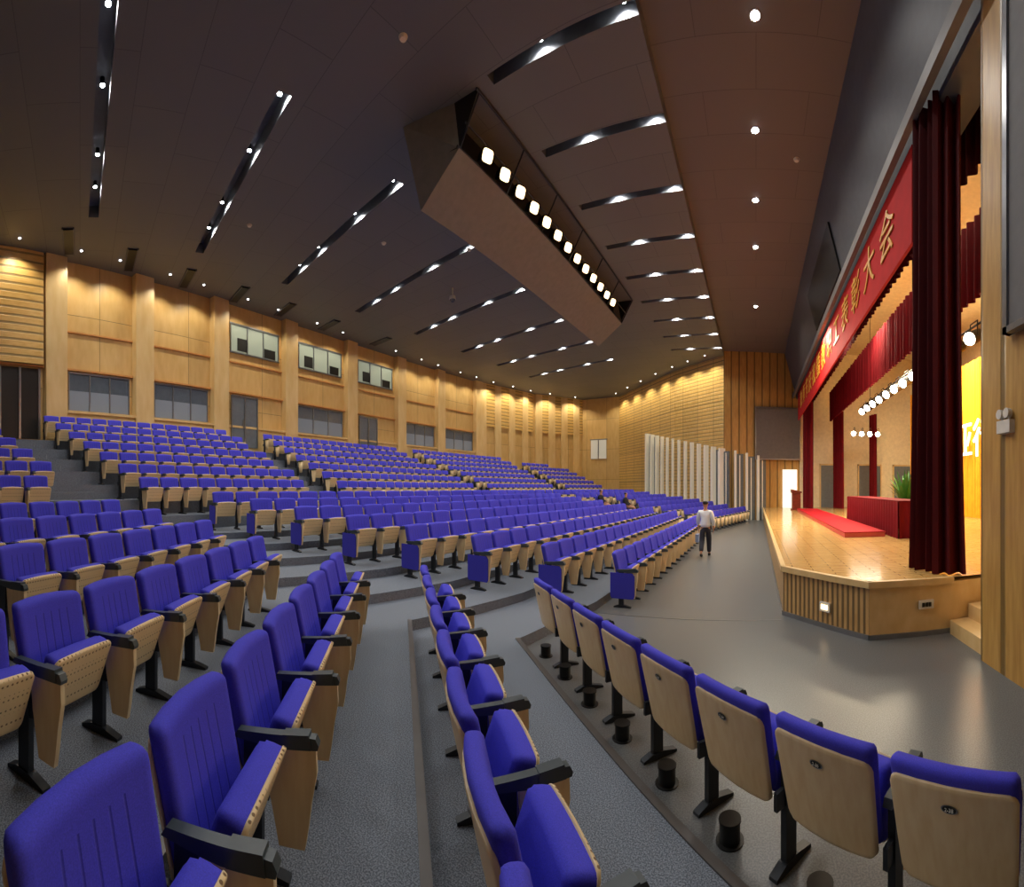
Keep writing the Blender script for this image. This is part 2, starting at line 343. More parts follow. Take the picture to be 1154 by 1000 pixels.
def stagelamp(loc,dirv,size,mat,grp,label,cat='stage light',sq=False):
    D=Vector(dirv).normalized(); r=ob('stage_spotlight',None,label,cat,None,grp,None,loc)
    if sq:
        U=D.cross(Vector((0,0,1))).normalized(); V=U.cross(D)
        def q(a,b0,c,s): return D*a+U*b0*s+V*c*s
        k=MB(); vs=[q(-size,i,j,size*.45) for i in(-1,1) for j in(-1,1)]+[q(size*.7,i,j,size*.8) for i in(-1,1) for j in(-1,1)]
        k.add(vs,[(0,1,3,2),(4,5,7,6),(0,1,5,4),(2,3,7,6),(0,2,6,4),(1,3,7,5)],0); ob('housing',k.mesh('h',[BLACK]),parent=r)
        # rounded rectangular lens
        k=MB(); ring=[]
        for i in range(24):
            t=2*math.pi*i/24; cx,sx=math.cos(t),math.sin(t); f=size*.74
            ring.append((math.copysign(abs(cx)**.5,cx)*f,math.copysign(abs(sx)**.5,sx)*f))
        vs=[D*size*.73+U*x_+V*y_ for x_,y_ in ring]+[D*size*.78+U*x_*.8+V*y_*.8 for x_,y_ in ring]
        k.add(vs,[(i,(i+1)%24,(i+1)%24+24,i+24) for i in range(24)]+[list(range(24,48))],0)
        ob('lens',k.mesh('l',[mat]),parent=r)
        return
    k=MB(); k.cyl(-D*size*1.1,D*size*.9,size*.55,size*.62,14,0); k.cyl(-D*size*1.4,-D*size*1.1,size*.3,size*.5,12,0); ob('housing',k.mesh('h',[BLACK],True),parent=r)
    k=MB(); k.cyl(D*size*.9,D*size*.95,size*.54,size*.54,16,0); ob('lens',k.mesh('l',[mat]),parent=r)
    k=MB(); k.box(-.015,.015,-size*.68,-size*.63,0,size*1.3); k.box(-.015,.015,size*.63,size*.68,0,size*1.3); k.box(-.015,.015,-size*.68,size*.68,size*1.25,size*1.32); ob('yoke',k.mesh('y',[BLACK]),parent=r)
for i in range(13):
    y=8.3+i*.745; stagelamp((-6.05,y,10.0),(1,-.4,-.5),.19,LWARM,'lamps in the ceiling bulkhead','black floodlight with glowing warm lens in the bulkhead slot',sq=True)
    if i%3==1: spot((-5.75,y,9.85),250,70,(1,.85,.62),.1,(1,0,-.75))
# ------------------------------------------------------------------ tiers
th=.824; Rv=(-math.sin(th),math.cos(th)); Nv=(math.cos(th),math.sin(th))
def nt_(n,t): return (Nv[0]*n+Rv[0]*t,Nv[1]*n+Rv[1]*t)
tend=lambda n:5.9-.36*n
Z=lambda k:.15*k
nedge=[None,1.50,.13,-1.02,-2.24,-3.44,-4.64,-5.84]
Xrow=lambda i:-2.3-1.13*i
Yend=lambda i:7.2-.56*i
FD=(.24,.971)
for k in range(1,8):
    n=nedge[k]; xe=Xrow(k-1)-.38
    poly=[nt_(n,-5),nt_(n,tend(n)),(xe,Yend(k-1)-.3),(xe,19.2),(xe+.1,20.2),(xe+.1+FD[0]*8.5,20.2+FD[1]*8.5)]
    poly[-1]=(poly[-1][0],min(poly[-1][1],28.2 + max(0,(-2.1-poly[-1][0]))*.95))
    poly+=[(poly[-1][0]-1,min(38,poly[-1][1]+2)),(-13,38),(-22,38),(-22,-8.5),(nt_(n,-5)[0],-8.5)]
    mb=MB(); mb.prism(poly,-.1+.001*k,Z(k),0,0); 
    struct('trim_%d'%k,mb,[CARPET])
    mb=MB(); a=nt_(n,-3); d=tend(n)+3; mb.obox(a,Rv,Nv,0,d,-.045,.012,Z(k)-.03,Z(k)+.012); struct('trim_%d'%(k+20),mb,[NOSE])
RHO=lambda j:54.8+.86*j
ZR=lambda j:1.42+.38*j
for j in range(7):
    rad=RHO(j)-.5
    ys=[-6+i*1.5 for i in range(31)]; ys=[y for y in ys if y<38.5]
    poly=[(arc(rad,y),y) for y in ys]+[(-22.5,38),(-22.5,-6)]
    mb=MB(); mb.prism(poly,.2+.001*j,ZR(j),0,0); struct('trim_%d'%(40+j),mb,[CARPET])
def aisle(y0f,y1f,nm):
    for j in range(7):
        ya,yb=y0f(j),y1f(j); rad=RHO(j)-.5; mb=MB()
        poly=[(arc(rad,ya),ya),(arc(rad,yb),yb),(arc(rad,yb)+.4,yb),(arc(rad,ya)+.4,ya)]
        mb.prism(poly,ZR(j)-.38,ZR(j)-.19); struct('trim_%d'%nm,mb,[CARPET]); nm+=1
L6=lambda a,b:(lambda j:a+(b-a)*j/6)
aisle(L6(.1,-2.9),L6(1.3,-1.5),60); aisle(L6(8.0,6.9),L6(9.0,8.3),70); aisle(L6(20,18.7),L6(21,19.7),80); aisle(L6(29.9,30.4),L6(30.9,31.4),90)
# ------------------------------------------------------------------ chair
def yc_back(x,z): return -.105-(z-.42)*.22+.4*x*x
def seatT(ang):
    ca,sa=math.cos(ang),math.sin(ang)
    def T(p):
        x,y,z=p
        return (x, .02+z*ca + y*sa, .345+z*sa - y*ca)
    return T
def chair_parts(low=False):
    parts={}
    m=MB(); m.pillow(lambda z:.264+.022*(z-.4)/.5,.42,.945,yc_back,.05,.034,0,low,r=.045,ro=.035,crown=.014); parts['backrest']=(m,[FABR])
    m=MB(); m.pillow(lambda z:.264+.02*(z-.4)/.5,.36,.885,lambda x,z:yc_back(x,z)-.03,.004,.018,0,low,r=.06,ro=.01,crown=.014); parts['back_panel']=(m,[BEECH])
    T=seatT(math.radians(70))
    m=MB(); m.pillow(lambda z:.25,0.0,.36,lambda x,z:0,.0,.105,0,low,T,r=.04,ro=.045,crown=.01); parts['seat']=(m,[FAB])
    m=MB(); m.pillow(lambda z:.252,-.01,.37,lambda x,z:.002,.018,.003,0,low,T,r=.05,ro=.012,crown=.01); parts['seat_pan']=(m,[PERF])
    return parts
AX=.312
def arm_parts(x):
    P={}
    m=MB(); m.prof([(-.12,.63),(-.10,.665),(.20,.685),(.27,.68),(.285,.65),(.28,.63),(.1,.615)],x-.024,x+.024,0)
    m.prof([(.12,.685),(.24,.697),(.25,.63),(.12,.62)],x-.03,x+.03,0); P['armrest']=(m,[PLAST])
    m=MB(); m.prof([(.03,.62),(.27,.63),(.275,.52),(.25,.38),(.235,.26),(.22,.17),(.10,.17),(.075,.3),(.05,.42)],x-.015,x+.015,0); P['side_panel']=(m,[BEECH])
    m=MB(); m.box(x-.02,x+.02,-.07,.02,.02,.63); m.prof([(-.16,0),(.15,0),(.15,.02),(.03,.05),(-.08,.05),(-.16,.02)],x-.028,x+.028); m.box(x-.012,x+.012,-.14,.05,.36,.46); P['leg']=(m,[METAL])
    return P
PM={}
for k,(m,ms) in chair_parts().items(): PM[k]=m.mesh(k,ms,True)
for k,(m,ms) in arm_parts(AX).items(): PM[k]=m.mesh(k,ms,False)
m=MB(); m.prof([(-.2,.16),(.2,.16),(.22,.2),(.22,.56),(.18,.61),(-.22,.61),(-.22,.2)],AX+.016,AX+.034); PM['end_panel']=m.mesh('end_panel',[FAB])
m=MB(); 
pts=[(.036*math.cos(2*math.pi*i/20),.021*math.sin(2*math.pi*i/20)) for i in range(20)]
def bz(x,z): return yc_back(x,z)-.03-.019
m.add([(x,bz(x,.80+z)-.003,.80+z) for x,z in pts],[list(range(20))],0); m.add([(x*.84,bz(x,.80+z)-.005,.80+z*.8) for x,z in pts],[list(range(20))],1)
PM['badge']=m.mesh('badge',[SILVER,BADGE])
def joined(low):
    A=MB(); mats=[FABR,BEECH,FAB,PERF,PLAST,METAL]
    for src in (chair_parts(low),arm_parts(AX)):
        for k,(m,ms) in src.items():
            A.add(m.v,m.f,mats.index(ms[0]))
    return A,mats
A,am=joined(False); MID=A.mesh('auditorium_chair',am,True)
LOW,lm=joined(True)
chairs=[]
def addc(x,y,z,f,g,end=0): chairs.append((x,y,z,f[0],f[1],g,end))
P=.645
R0=.51-P
side_rows=[(1.90,R0,0,'R'),(.48,.86,1,'M'),(-.65,.92,2,'L'),(-1.86,1.25,3,'B'),(-3.06,2.0,4,'C'),(-4.26,2.9,5,'D'),(-5.46,3.8,6,'E')]
for n,t0,k,nm in side_rows:
    cnt=int((tend(n)-.25-t0)/P)+1
    if nm=='R': cnt=9
    for i in range(cnt):
        p=nt_(n,t0+P*i); addc(p[0],p[1],Z(k),Nv,'side block chairs',0)
PC=.63
for i in range(10):
    x=Xrow(i); y=Yend(i)+.3; z=Z(min(i,7)); first=i<8
    if i==8: y=14
    if i==9: y=19
    while y<19:
        addc(x,y,z,(1,0),'center block chairs',1 if first else 0); y+=PC; first=False
def inside(x,y,mar):
    poly=rear+far[1:]+side[1:]+[(2.9,28.6),(2.6,-9)]
    for dx,dy in ((mar,0),(-mar,0),(0,mar),(0,-mar),(mar*.7,mar*.7),(-mar*.7,mar*.7)):
        px,py=x+dx,y+dy; c=False; n=len(poly); j=n-1
        for i in range(n):
            xi,yi=poly[i]; xj,yj=poly[j]
            if (yi>py)!=(yj>py) and px<(xj-xi)*(py-yi)/(yj-yi)+xi: c=not c
            j=i
        if not c: return False
    return True
for i in range(9):
    for k in range(13):
        x=Xrow(i)+.2+FD[0]*PC*k; y=20.7+FD[1]*PC*k
        if inside(x,y,.75) and not (i in (4,5) and k in (0,1,2)): addc(x,y,Z(min(i,7)),(FD[1],-FD[0]),'far block chairs')
blocks=[(L6(-5.6,-5.6),L6(-.1,-3.1)),(L6(1.5,-1.25),L6(7.9,6.7)),(L6(9.1,8.4),L6(19.9,18.6)),(L6(21.1,19.8),L6(29.7,30.3)),(L6(31.0,31.5),L6(37,37))]
for j in range(7):
    rad=RHO(j)
    for bi,(fa,fb) in enumerate(blocks):
        y=fa(j)+.3
        while y<fb(j)-.28:
            x=arc(rad,y)
            f=((C0[0]-x)/rad,(C0[1]-y)/rad)
            if inside(x,y,.55): addc(x,y,ZR(j),f,'upper tier chairs')
            y+=PC*abs(f[0])
chairs=[c for c in chairs if -25<azx(c[0],c[1])<1175]
chairs.sort(key=lambda c:c[0]**2+c[1]**2)
LAB='violet-blue upholstered folding auditorium chair with beech back, seat tipped up'
def place(c): return Matrix.Translation((c[0],c[1],c[2]))@Matrix.Rotation(math.atan2(-c[3],c[4]),4,'Z')
def textmesh(s,size,ext,mat,name):
    c=bpy.data.curves.new(name,'FONT'); c.body=s; c.size=size; c.extrude=ext; c.align_x='CENTER'; c.align_y='CENTER'
    t=bpy.data.objects.new(name+'_tmp',c); COL.objects.link(t)
    dg=bpy.context.evaluated_depsgraph_get(); me=bpy.data.meshes.new_from_object(t.evaluated_get(dg)); bpy.data.objects.remove(t)
    me.materials.clear(); me.materials.append(mat); return me
ND=95; NI=300; seatno=38
for idx,c in enumerate(chairs[:NI]):
    Mx=place(c)
    if idx<ND:
        r=ob('auditorium_chair',None,LAB,'chair',None,c[5]); r.matrix_world=Mx
        for k in ('backrest','back_panel','armrest','side_panel','leg'): ob(k,PM[k],parent=r)
        bd=ob('badge',PM['badge'],parent=r)
        s=ob('seat',PM['seat'],parent=r); ob('seat_pan',PM['seat_pan'],parent=s)
        nn=c[0]*Nv[0]+c[1]*Nv[1]; tt=c[0]*Rv[0]+c[1]*Rv[1]
        if c[5].startswith('side') and abs(nn-1.9)<.01 and 0<tt<3:
            tx=ob('badge_number',textmesh('2-%d'%seatno,.021,.0005,WHITE,'badge_number'),parent=bd); seatno-=2
            tx.location=(0,bz(0,.80)-.008,.80); tx.rotation_euler=(math.radians(90)-.2,0,0)
    else:
        r=ob('auditorium_chair',MID,LAB,'chair',None,c[5]); r.matrix_world=Mx
    if c[6]: ob('end_panel',PM['end_panel'],parent=r)
V=[];Fc=[];Mi=[]
for c in chairs[NI:]:
    Mx=place(c); o=len(V); V+=[tuple(Mx@Vector(v)) for v in LOW.v]; Fc+=[[a+o for a in f] for f in LOW.f]; Mi+=LOW.m
me=bpy.data.meshes.new('distant_chairs'); me.from_pydata(V,[],Fc)
for m in lm: me.materials.append(m)
me.polygons.foreach_set('material_index',Mi); me.polygons.foreach_set('use_smooth',[True]*len(Fc)); me.update()
ob('distant_auditorium_chairs',me,'rows of violet-blue folding auditorium chairs on the upper tiers','chairs','stuff')
for i in range(9):
    p=nt_(1.90-.13,R0+P*i+.05)
    k=MB(); k.cyl((0,0,0),(0,0,.12),.062,.062,20); k.cyl((0,0,.12),(0,0,.135),.068,.068,20); k.cyl((0,0,0),(0,0,.008),.085,.085,20)
    ob('floor_air_diffuser',k.mesh('diff',[BLACK],True),'black cylindrical air diffuser on the floor under a chair','air vent',None,'air diffusers under the front side row',None,(p[0],p[1],0))
# ------------------------------------------------------------------ rear wall dressing
def frame(p,q):
    d=math.dist(p,q); u=((q[0]-p[0])/d,(q[1]-p[1])/d); return d,u,(u[1],-u[0])
for i,p in enumerate(rear):
    if i==0: continue
    d,u,n=frame(rear[i-1],p)
    mb=MB(); mb.obox(p,u,n,-.42,.42,-.05,.36,0.3,CZ); mb.obox(p,u,n,-.44,.44,.0,.39,3.9,4.1,0)
    struct('trim_%d'%(100+i),mb,[PILW])
wn=1
for i in range(1,len(rear)-1):
    d,u,n=frame(rear[i],rear[i+1]); p=rear[i]
    mb=MB()
    if i!=1: mb.obox(p,u,n,.42,d-.42,0,.25,3.6,4.95,0); mb.obox(p,u,n,.42,d-.42,0,.32,4.9,5.0,0)
    mb.obox(p,u,n,.42,d-.42,0,.06,8.0,8.06,1); mb.obox(p,u,n,.42,d-.42,0,.12,6.55,6.62,1)
    struct('trim_%d'%(120+i),mb,[PILW,EDGE])
    mb=MB(); a0,a1=.6,d-.6
    if i==1:
        mb.obox(p,u,n,a0,a1,.02,.06,3.9,6.5,0)
        for k in range(5): mb.obox(p,u,n,a0+(a1-a0)*k/4-.04,a0+(a1-a0)*k/4+.04,.06,.12,3.9,6.5,1)
        struct('door_1',mb,[BLACK,SILVER])  # flat black sheet paints in the shade of the open entrance
    elif i in (4,6):
        a1=2.1
        mb.obox(p,u,n,a0,a1,.25,.3,4.0,6.4,0); 
        for k in range(3): mb.obox(p,u,n,a0+(a1-a0)*k/2-.03,a0+(a1-a0)*k/2+.03,.3,.34,4.0,6.4,1)
        mb.obox(p,u,n,a0,a1,.3,.34,6.34,6.42,1); mb.obox(p,u,n,a0+.62,a0+.66,.34,.38,4.9,5.3,1)
        struct('door_%d'%i,mb,[DOORM,SILVER])
    else:
        mb.obox(p,u,n,a0,a1,.02,.05,5.8,6.5,0); mb.obox(p,u,n,a0,a1,.02,.06,5.0,5.8,2)
        for k in range(4): mb.obox(p,u,n,a0+(a1-a0)*k/3-.025,a0+(a1-a0)*k/3+.025,.05,.09,5.0,6.5,1)
        mb.obox(p,u,n,a0,a1,.05,.09,5.0,5.06,1); mb.obox(p,u,n,a0,a1,.05,.09,6.44,6.5,1)
        struct('window_%d'%wn,mb,[GLASS,SILVER,GLASS2]); wn+=1
    if i in (4,5,6):
        mb=MB(); a0,a1=(.7,d-.7)
        mb.obox(p,u,n,a0,a1,.02,.05,8.5,9.8,0)
        for k in range(4): mb.obox(p,u,n,a0+(a1-a0)*k/3-.025,a0+(a1-a0)*k/3+.025,.05,.1,8.5,9.8,1)
        mb.obox(p,u,n,a0-.05,a1+.05,.05,.1,8.45,8.52,1); mb.obox(p,u,n,a0-.05,a1+.05,.05,.1,9.78,9.86,1)
        mb.obox(p,u,n,a0+.4,a0+1.0,.05,.07,8.6,9.2,2); mb.obox(p,u,n,a1-.9,a1-.2,.05,.07,8.55,9.0,2)
        struct('window_%d'%wn,mb,[ROOM,SILVER,BLACK]); wn+=1
d,u,n=frame(rear[1],rear[2]); p=rear[1]
mb=MB(); mb.obox(p,u,n,.5,d-.5,.05,.3,6.6,CZ,0); struct('trim_150',mb,[SLATH])
for (a,b,idx) in ((far[0],far[1],151),(far[1],far[2],152)):
    d,u,n=frame(a,b); mb=MB(); mb.obox(a,u,n,.4,d,.02,.1,7.2,CZ,0); struct('trim_%d'%idx,mb,[SLATH])
    for k in range(4):
        mb=MB(); mb.obox(a,u,n,d*k/4+.3,d*k/4+1.0,.02,.14,3.5,CZ,0); struct('trim_%d'%(idx*10+k),mb,[PILW])
d,u,n=frame(far[2],far[3]); mb=MB(); mb.obox(far[2],u,n,1.0,2.6,.02,.1,4.9,6.7,0); mb.obox(far[2],u,n,.9,2.7,.02,.08,6.7,6.8,1); mb.obox(far[2],u,n,1.75,1.85,.1,.13,4.9,6.7,1); struct('door_9',mb,[DOORD,SILVER])
S0=Vector((-8.6,34.0)); S1=Vector((-2.1,27.9)); S2=Vector((.1,28.2))
d1=(S1-S0).length; d2=(S2-S1).length; NF=16
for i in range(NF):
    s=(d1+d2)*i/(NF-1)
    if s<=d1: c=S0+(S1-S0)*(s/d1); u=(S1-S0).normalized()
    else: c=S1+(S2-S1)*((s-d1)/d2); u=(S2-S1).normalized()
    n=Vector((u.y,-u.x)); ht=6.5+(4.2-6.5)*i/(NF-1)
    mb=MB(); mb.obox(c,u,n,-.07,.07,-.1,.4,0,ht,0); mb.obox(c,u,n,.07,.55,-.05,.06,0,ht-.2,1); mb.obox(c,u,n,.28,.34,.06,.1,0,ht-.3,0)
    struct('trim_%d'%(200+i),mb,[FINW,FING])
d,u,n=frame(front[0],front[1])
root=ob('projection_screen',None,'large grey projection screen panel in a thin dark frame','screen',None,None,None,(1.4,28.1,5.65))
k=MB(); k.obox((-1.4,-.1),u,n,0,2.9,0,.1,-1.65,1.65); ob('screen_surface',k.mesh('s',[SCRN]),parent=root)
k=MB()
for a in ((-.06,0,-1.7,1.7),(2.9,2.96,-1.7,1.7),(-.06,2.96,1.65,1.72),(-.06,2.96,-1.72,-1.65)): k.obox((-1.4,-.1),u,n,a[0],a[1],-.02,.14,a[2],a[3])
ob('frame',k.mesh('f',[SILVER]),parent=root)
# ------------------------------------------------------------------ proscenium + stage
mb=MB(); mb.add([(1.9,-9,CZ+.3),(1.9,28.6,CZ+.3),(2.7,28.6,8.0),(2.7,-9,8.0),(3.3,-9,8.0),(3.3,28.6,8.0),(3.3,28.6,CZ+.4),(3.3,-9,CZ+.4)],[(0,1,2,3),(3,2,5,4),(4,5,6,7),(7,6,1,0),(0,3,4,7),(1,6,5,2)],0)
struct('wall_header',mb,[HEADM])
mb=MB(); mb.box(2.4,2.52,-9,28.3,8.0,8.25); struct('trim_300',mb,[plain('grey_beam',(110,106,104),.5)])
def hp(y,z,o=.03):
    f=(CZ+.3-z)/(CZ+.3-8.0); return (1.9+.8*f-o,y,z)
O=Vector(hp(15,9.3)); root=ob('speaker_grille',None,'long black speaker grille set in the grey header','speaker grille',None,None,None,tuple(O))
k=MB()
vs=[Vector(hp(y,z,o))-O for o in (.06,.01) for y,z in ((12.6,8.6),(17.6,8.6),(17.6,10.0),(12.6,10.0))]
k.add(vs,[(0,1,2,3),(4,5,6,7),(0,1,5,4),(1,2,6,5),(2,3,7,6),(3,0,4,7)],0); ob('grille',k.mesh('g',[BLACK]),parent=root)
SP=[(.45,28.4),(.45,7.1),(1.54,5.72),(2.75,5.62),(12,5.62),(12,28.4)]
k=MB(); n=len(SP)
k.add([(x,y,.8) for x,y in SP],[list(range(n))],0)
L=0
for i in range(n):
    a=SP[i];b=SP[(i+1)%n]; d=math.dist(a,b)
    m=1 if i in (0,1) else 2
    k.add([(a[0],a[1],.06),(b[0],b[1],.06),(b[0],b[1],.74),(a[0],a[1],.74)],[(0,1,2,3)],m,[[(L,0),(L+d,0),(L+d,.68),(L,.68)]]); L+=d
k.add([(x,y,.74) for x,y in SP],[list(range(n))],2)
struct('floor_stage',k,[STAGEW,STSLAT,STPLAIN])
for i in range(0,3):
    a=SP[i];b=SP[i+1]; d,u,nn=frame(a,b); nn=(-nn[0],-nn[1])
    mb=MB(); mb.obox(a,u,nn,-.02,d+.02,-.04,.04,.72,.81,0); mb.obox(a,u,nn,0,d,-.02,.02,0,.07,1); struct('trim_%d'%(310+i),mb,[STPLAIN,SILVER])
root=ob('stage_steps',None,'short wooden steps leading up to the stage edge','steps')
for i in range(4):
    k=MB(); k.box(2.7+.3*i,4.0,4.58,5.58,0 if i==0 else .2*i,.2*(i+1)); ob('step',k.mesh('step',[STPLAIN]),parent=root)
def plate(x,y,z,ang,nm,label,w,h,mat,lit=False):
    r=ob(nm,None,label,nm.replace('_',' '),None,None,None,(x,y,z)); r.rotation_euler=(0,0,ang)
    k=MB(); k.box(-w/2,w/2,-.03,0,-h/2,h/2); ob('plate',k.mesh('p',[mat]),parent=r)
    k=MB()
    for q in (-.22,.0,.22): k.box(w*q-.02,w*q+.02,-.04,-.03,-h*.25,h*.25)
    ob('socket',k.mesh('so',[LWARM if lit else BLACK]),parent=r)
d,u,nn=frame(SP[1],SP[2]); an=math.atan2(u[1],u[0])
plate(.45+u[0]*.95,7.1+u[1]*.95,.32,an,'power_outlet','white floor-level outlet box glowing on the slatted stage front',.2,.14,WHITE,True)
plate(2.35,5.64,.45,0,'air_vent','small white vent plate on the stage front',.22,.12,WHITE)
mb=MB(); mb.box(12,12.3,2,29,-.2,11.3); struct('wall_stage_back',mb,[CREAM])
mb=MB(); mb.box(2.9,12,28.4,28.7,-.2,11.3); struct('wall_stage_far',mb,[CREAM])
mb=MB(); mb.box(3.0,12,4.2,4.5,-.2,11.3); struct('wall_stage_near',mb,[CREAM])
mb=MB(); mb.box(2.7,12,4.2,28.7,11.1,11.3); struct('ceiling_stage',mb,[CREAM])
for i,x in enumerate((4.3,6.9,9.4)):
    mb=MB(); mb.box(x,x+1.5,28.3,28.4,.8,3.6); mb.box(x-.08,x,28.26,28.4,.8,3.7,1); mb.box(x+1.5,x+1.58,28.26,28.4,.8,3.7,1); mb.box(x-.08,x+1.58,28.26,28.4,3.6,3.7,1); struct('door_%d'%(20+i),mb,[DOORM,PILW])
mb=MB(); mb.box(1.75,2.7,28.2,28.35,.8,3.3); struct('door_30',mb,[DOORL])
def curtain(name,pts,z0,z1,amp,pitch,mat,label,flare=0,cat='curtain',grp=None):
    o=pts[0]; L=[0]
    for a,b in zip(pts,pts[1:]): L.append(L[-1]+math.dist(a,b))
    tot=L[-1]; n=max(8,int(tot/pitch*8)); vs=[]; nz=8
    for j in range(nz+1):
        f=j/nz; z=z0+(z1-z0)*f
        for i in range(n+1):
            s=tot*i/n; k=0
            while k<len(L)-2 and s>L[k+1]: k+=1
            a,b=pts[k],pts[k+1]; q=(s-L[k])/(L[k+1]-L[k]); d=L[k+1]-L[k]; u=((b[0]-a[0])/d,(b[1]-a[1])/d)
            w=amp*(math.sin(2*math.pi*s/pitch)+.35*math.sin(2*math.pi*s/pitch*.37+1+f)); g=1+flare*(1-f)**3
            x=a[0]+u[0]*q*d-u[1]*w*g; y=a[1]+u[1]*q*d+u[0]*w*g
            mx=(pts[0][0]+pts[-1][0])/2; my=(pts[0][1]+pts[-1][1])/2
            x=mx+(x-mx)*g; y=my+(y-my)*g
            vs.append((x-o[0],y-o[1],z-z0))
    fs=[(j*(n+1)+i,j*(n+1)+i+1,(j+1)*(n+1)+i+1,(j+1)*(n+1)+i) for j in range(nz) for i in range(n)]
    k=MB(); k.add(vs,fs,0); return ob(name,k.mesh(name,[mat],True),label,cat,None,grp,None,(o[0],o[1],z0))
curtain('stage_curtain',[(2.5,6.6),(2.68,5.98),(2.98,5.78)],.81,8.1,.07,.17,RED,'dark red velvet stage curtain gathered at the stage edge',.2)
curtain('stage_curtain',[(3.0,27.6),(3.5,26.4)],.81,8.1,.08,.3,RED2,'red velvet leg curtain hanging beside the far stage wall')
curtain('stage_curtain',[(5.0,27.6),(5.3,25.8)],.81,6.8,.08,.3,RED2,'narrow red leg curtain hanging in the far wing')
curtain('stage_curtain',[(7.3,27.2),(7.5,26.2)],.81,6.8,.08,.3,RED2,'red leg curtain beside the backdrop')
curtain('stage_valance',[(4.8,5.8),(4.8,27.5)],6.4,8.3,.06,.3,RED2,'long pleated red velvet valance across the stage')
curtain('stage_valance',[(3.5,5.8),(3.5,27.5)],7.4,8.9,.06,.3,RED,'pleated dark red valance behind the banner')
curtain('stage_backdrop',[(9.0,8),(9.0,24)],.81,7.6,.05,.22,YEL,'bright yellow pleated backdrop curtain at the rear of the stage')
def text(s,size,ext,mat,Mx,name,label,parent=None,cat='lettering'):
    o=ob(name,textmesh(s,size,ext,mat,name),label,None if parent else cat,None,None,parent); o.matrix_world=Mx
    if parent: o.matrix_parent_inverse=Matrix(); o.matrix_basis=parent.matrix_world.inverted()@Mx
    return o
def facM(x,y,z):
    return Matrix(((0,0,-1,x),(-1,0,0,y),(0,1,0,z),(0,0,0,1)))
root=ob('red_banner',None,'long red fabric banner with gold characters across the proscenium','banner',None,None,None,(2.64,16.5,7.15)); bpy.context.view_layer.update()
k=MB(); k.box(-.03,.03,-9.6,10.2,-.84,.84); ob('banner_cloth',k.mesh('banner',[BAN]),parent=root)
S='教师节庆祝暨教职工表彰大会'
for i,ch in enumerate(S):
    y=8.3+(len(S)-1-i)*1.36
    text(ch,1.02,.01,GOLD,facM(2.59,y,7.15),'banner_letter',None,root)
text('亚行',1.7,.03,emis('letter_white_glow',(255,255,255),.8),facM(8.75,15.9,4.05),'backdrop_lettering','white and blue cut-out characters on the yellow backdrop')  # cut-out letters, no lamp: emission paints their brightness
root=ob('draped_table',None,'long table covered with a red velvet cloth to the floor','table',None,None,None,(4.0,13.5,.8))
k=MB(); k.box(-.42,.42,-3.1,3.1,.93,.97); ob('table_top',k.mesh('tt',[RED2]),parent=root)
k=MB(); 
per=[(-.42,-3.1),(-.42,3.1),(.42,3.1),(.42,-3.1),(-.42,-3.1)]
for a,b in zip(per,per[1:]):
    d,u,nn=frame(a,b); N=int(d/.05)
    vs=[]
    for z,am_ in ((.95,.0),(.5,.02),(0.0,.035)):
        for i in range(N+1):
            w_=am_*math.sin(i*1.3); vs.append((a[0]+u[0]*d*i/N-nn[0]*(w_+.02),a[1]+u[1]*d*i/N-nn[1]*(w_+.02),z))
    k.add(vs,[(j*(N+1)+i,j*(N+1)+i+1,(j+1)*(N+1)+i+1,(j+1)*(N+1)+i) for j in range(2) for i in range(N)],0)
ob('table_cloth',k.mesh('tc',[RED2],True),parent=root)
root=ob('red_carpet_dais',None,'low platform step covered in bright red carpet','platform',None,None,None,(2.85,17.5,.8))
k=MB(); k.box(-.55,.55,-6.5,6.5,.0,.12); ob('dais_base',k.mesh('db',[plain('dais_side',(214,90,76),.6)]),parent=root)
k=MB(); k.box(-.56,.56,-6.51,6.51,.12,.14); ob('dais_carpet',k.mesh('dc',[CARP]),parent=root)
root=ob('lectern',None,'dark red-brown wooden lectern on the stage','lectern',None,None,None,(2.35,25.2,.8))
PODW=wood('lectern_wood',(120,44,30),(92,30,20),.3,(1,1,4))
k=MB(); k.box(-.3,.3,-.38,.38,0,.08); k.box(-.24,.24,-.32,.32,.08,1.0); ob('lectern_body',k.mesh('lb',[PODW]),parent=root)
k=MB(); k.prof([(-.3,1.0),(.3,1.0),(.3,1.08),(-.3,1.22)],-.42,.42,0,lambda v:(v[1],v[0],v[2])); ob('lectern_top',k.mesh('lt',[PODW]),parent=root)
root=ob('potted_palm',None,'green leafy potted plant standing on the stage','plant',None,None,None,(5.75,15.9,.8))
k=MB(); k.cyl((0,0,0),(0,0,.45),.18,.26,16); ob('pot',k.mesh('pot',[WHITE],True),parent=root)
k=MB()
for i in range(110):
    a=random.random()*6.28; ln=.25+random.random()*.55; up=.3+random.random()*1.2; pts=[]
    for s in range(6):
        f=s/5; r=ln*f; z=.45+up*f*1.3-.9*f*f*ln; wd=.09*math.sin(math.pi*min(.97,f+.06))
        pts+= [(math.cos(a)*r-math.sin(a)*wd,math.sin(a)*r+math.cos(a)*wd,z),(math.cos(a)*r+math.sin(a)*wd,math.sin(a)*r-math.cos(a)*wd,z)]
    k.add(pts,[(2*s,2*s+1,2*s+3,2*s+2) for s in range(5)],0)
ob('foliage',k.mesh('fol',[plain('leaf_green',(60,120,52),.5)],True),parent=root)
k=MB(); k.cyl((0,-8,0),(0,8,0),.03,.03,10); 
for y in (-6,0,6): k.cyl((0,y,0),(0,y,4.55),.012,.012,6)
ob('lighting_pipe',k.mesh('pipe',[METAL],True),'long dark lighting pipe hung above the stage','pipe',None,None,None,(5.7,15,6.5))
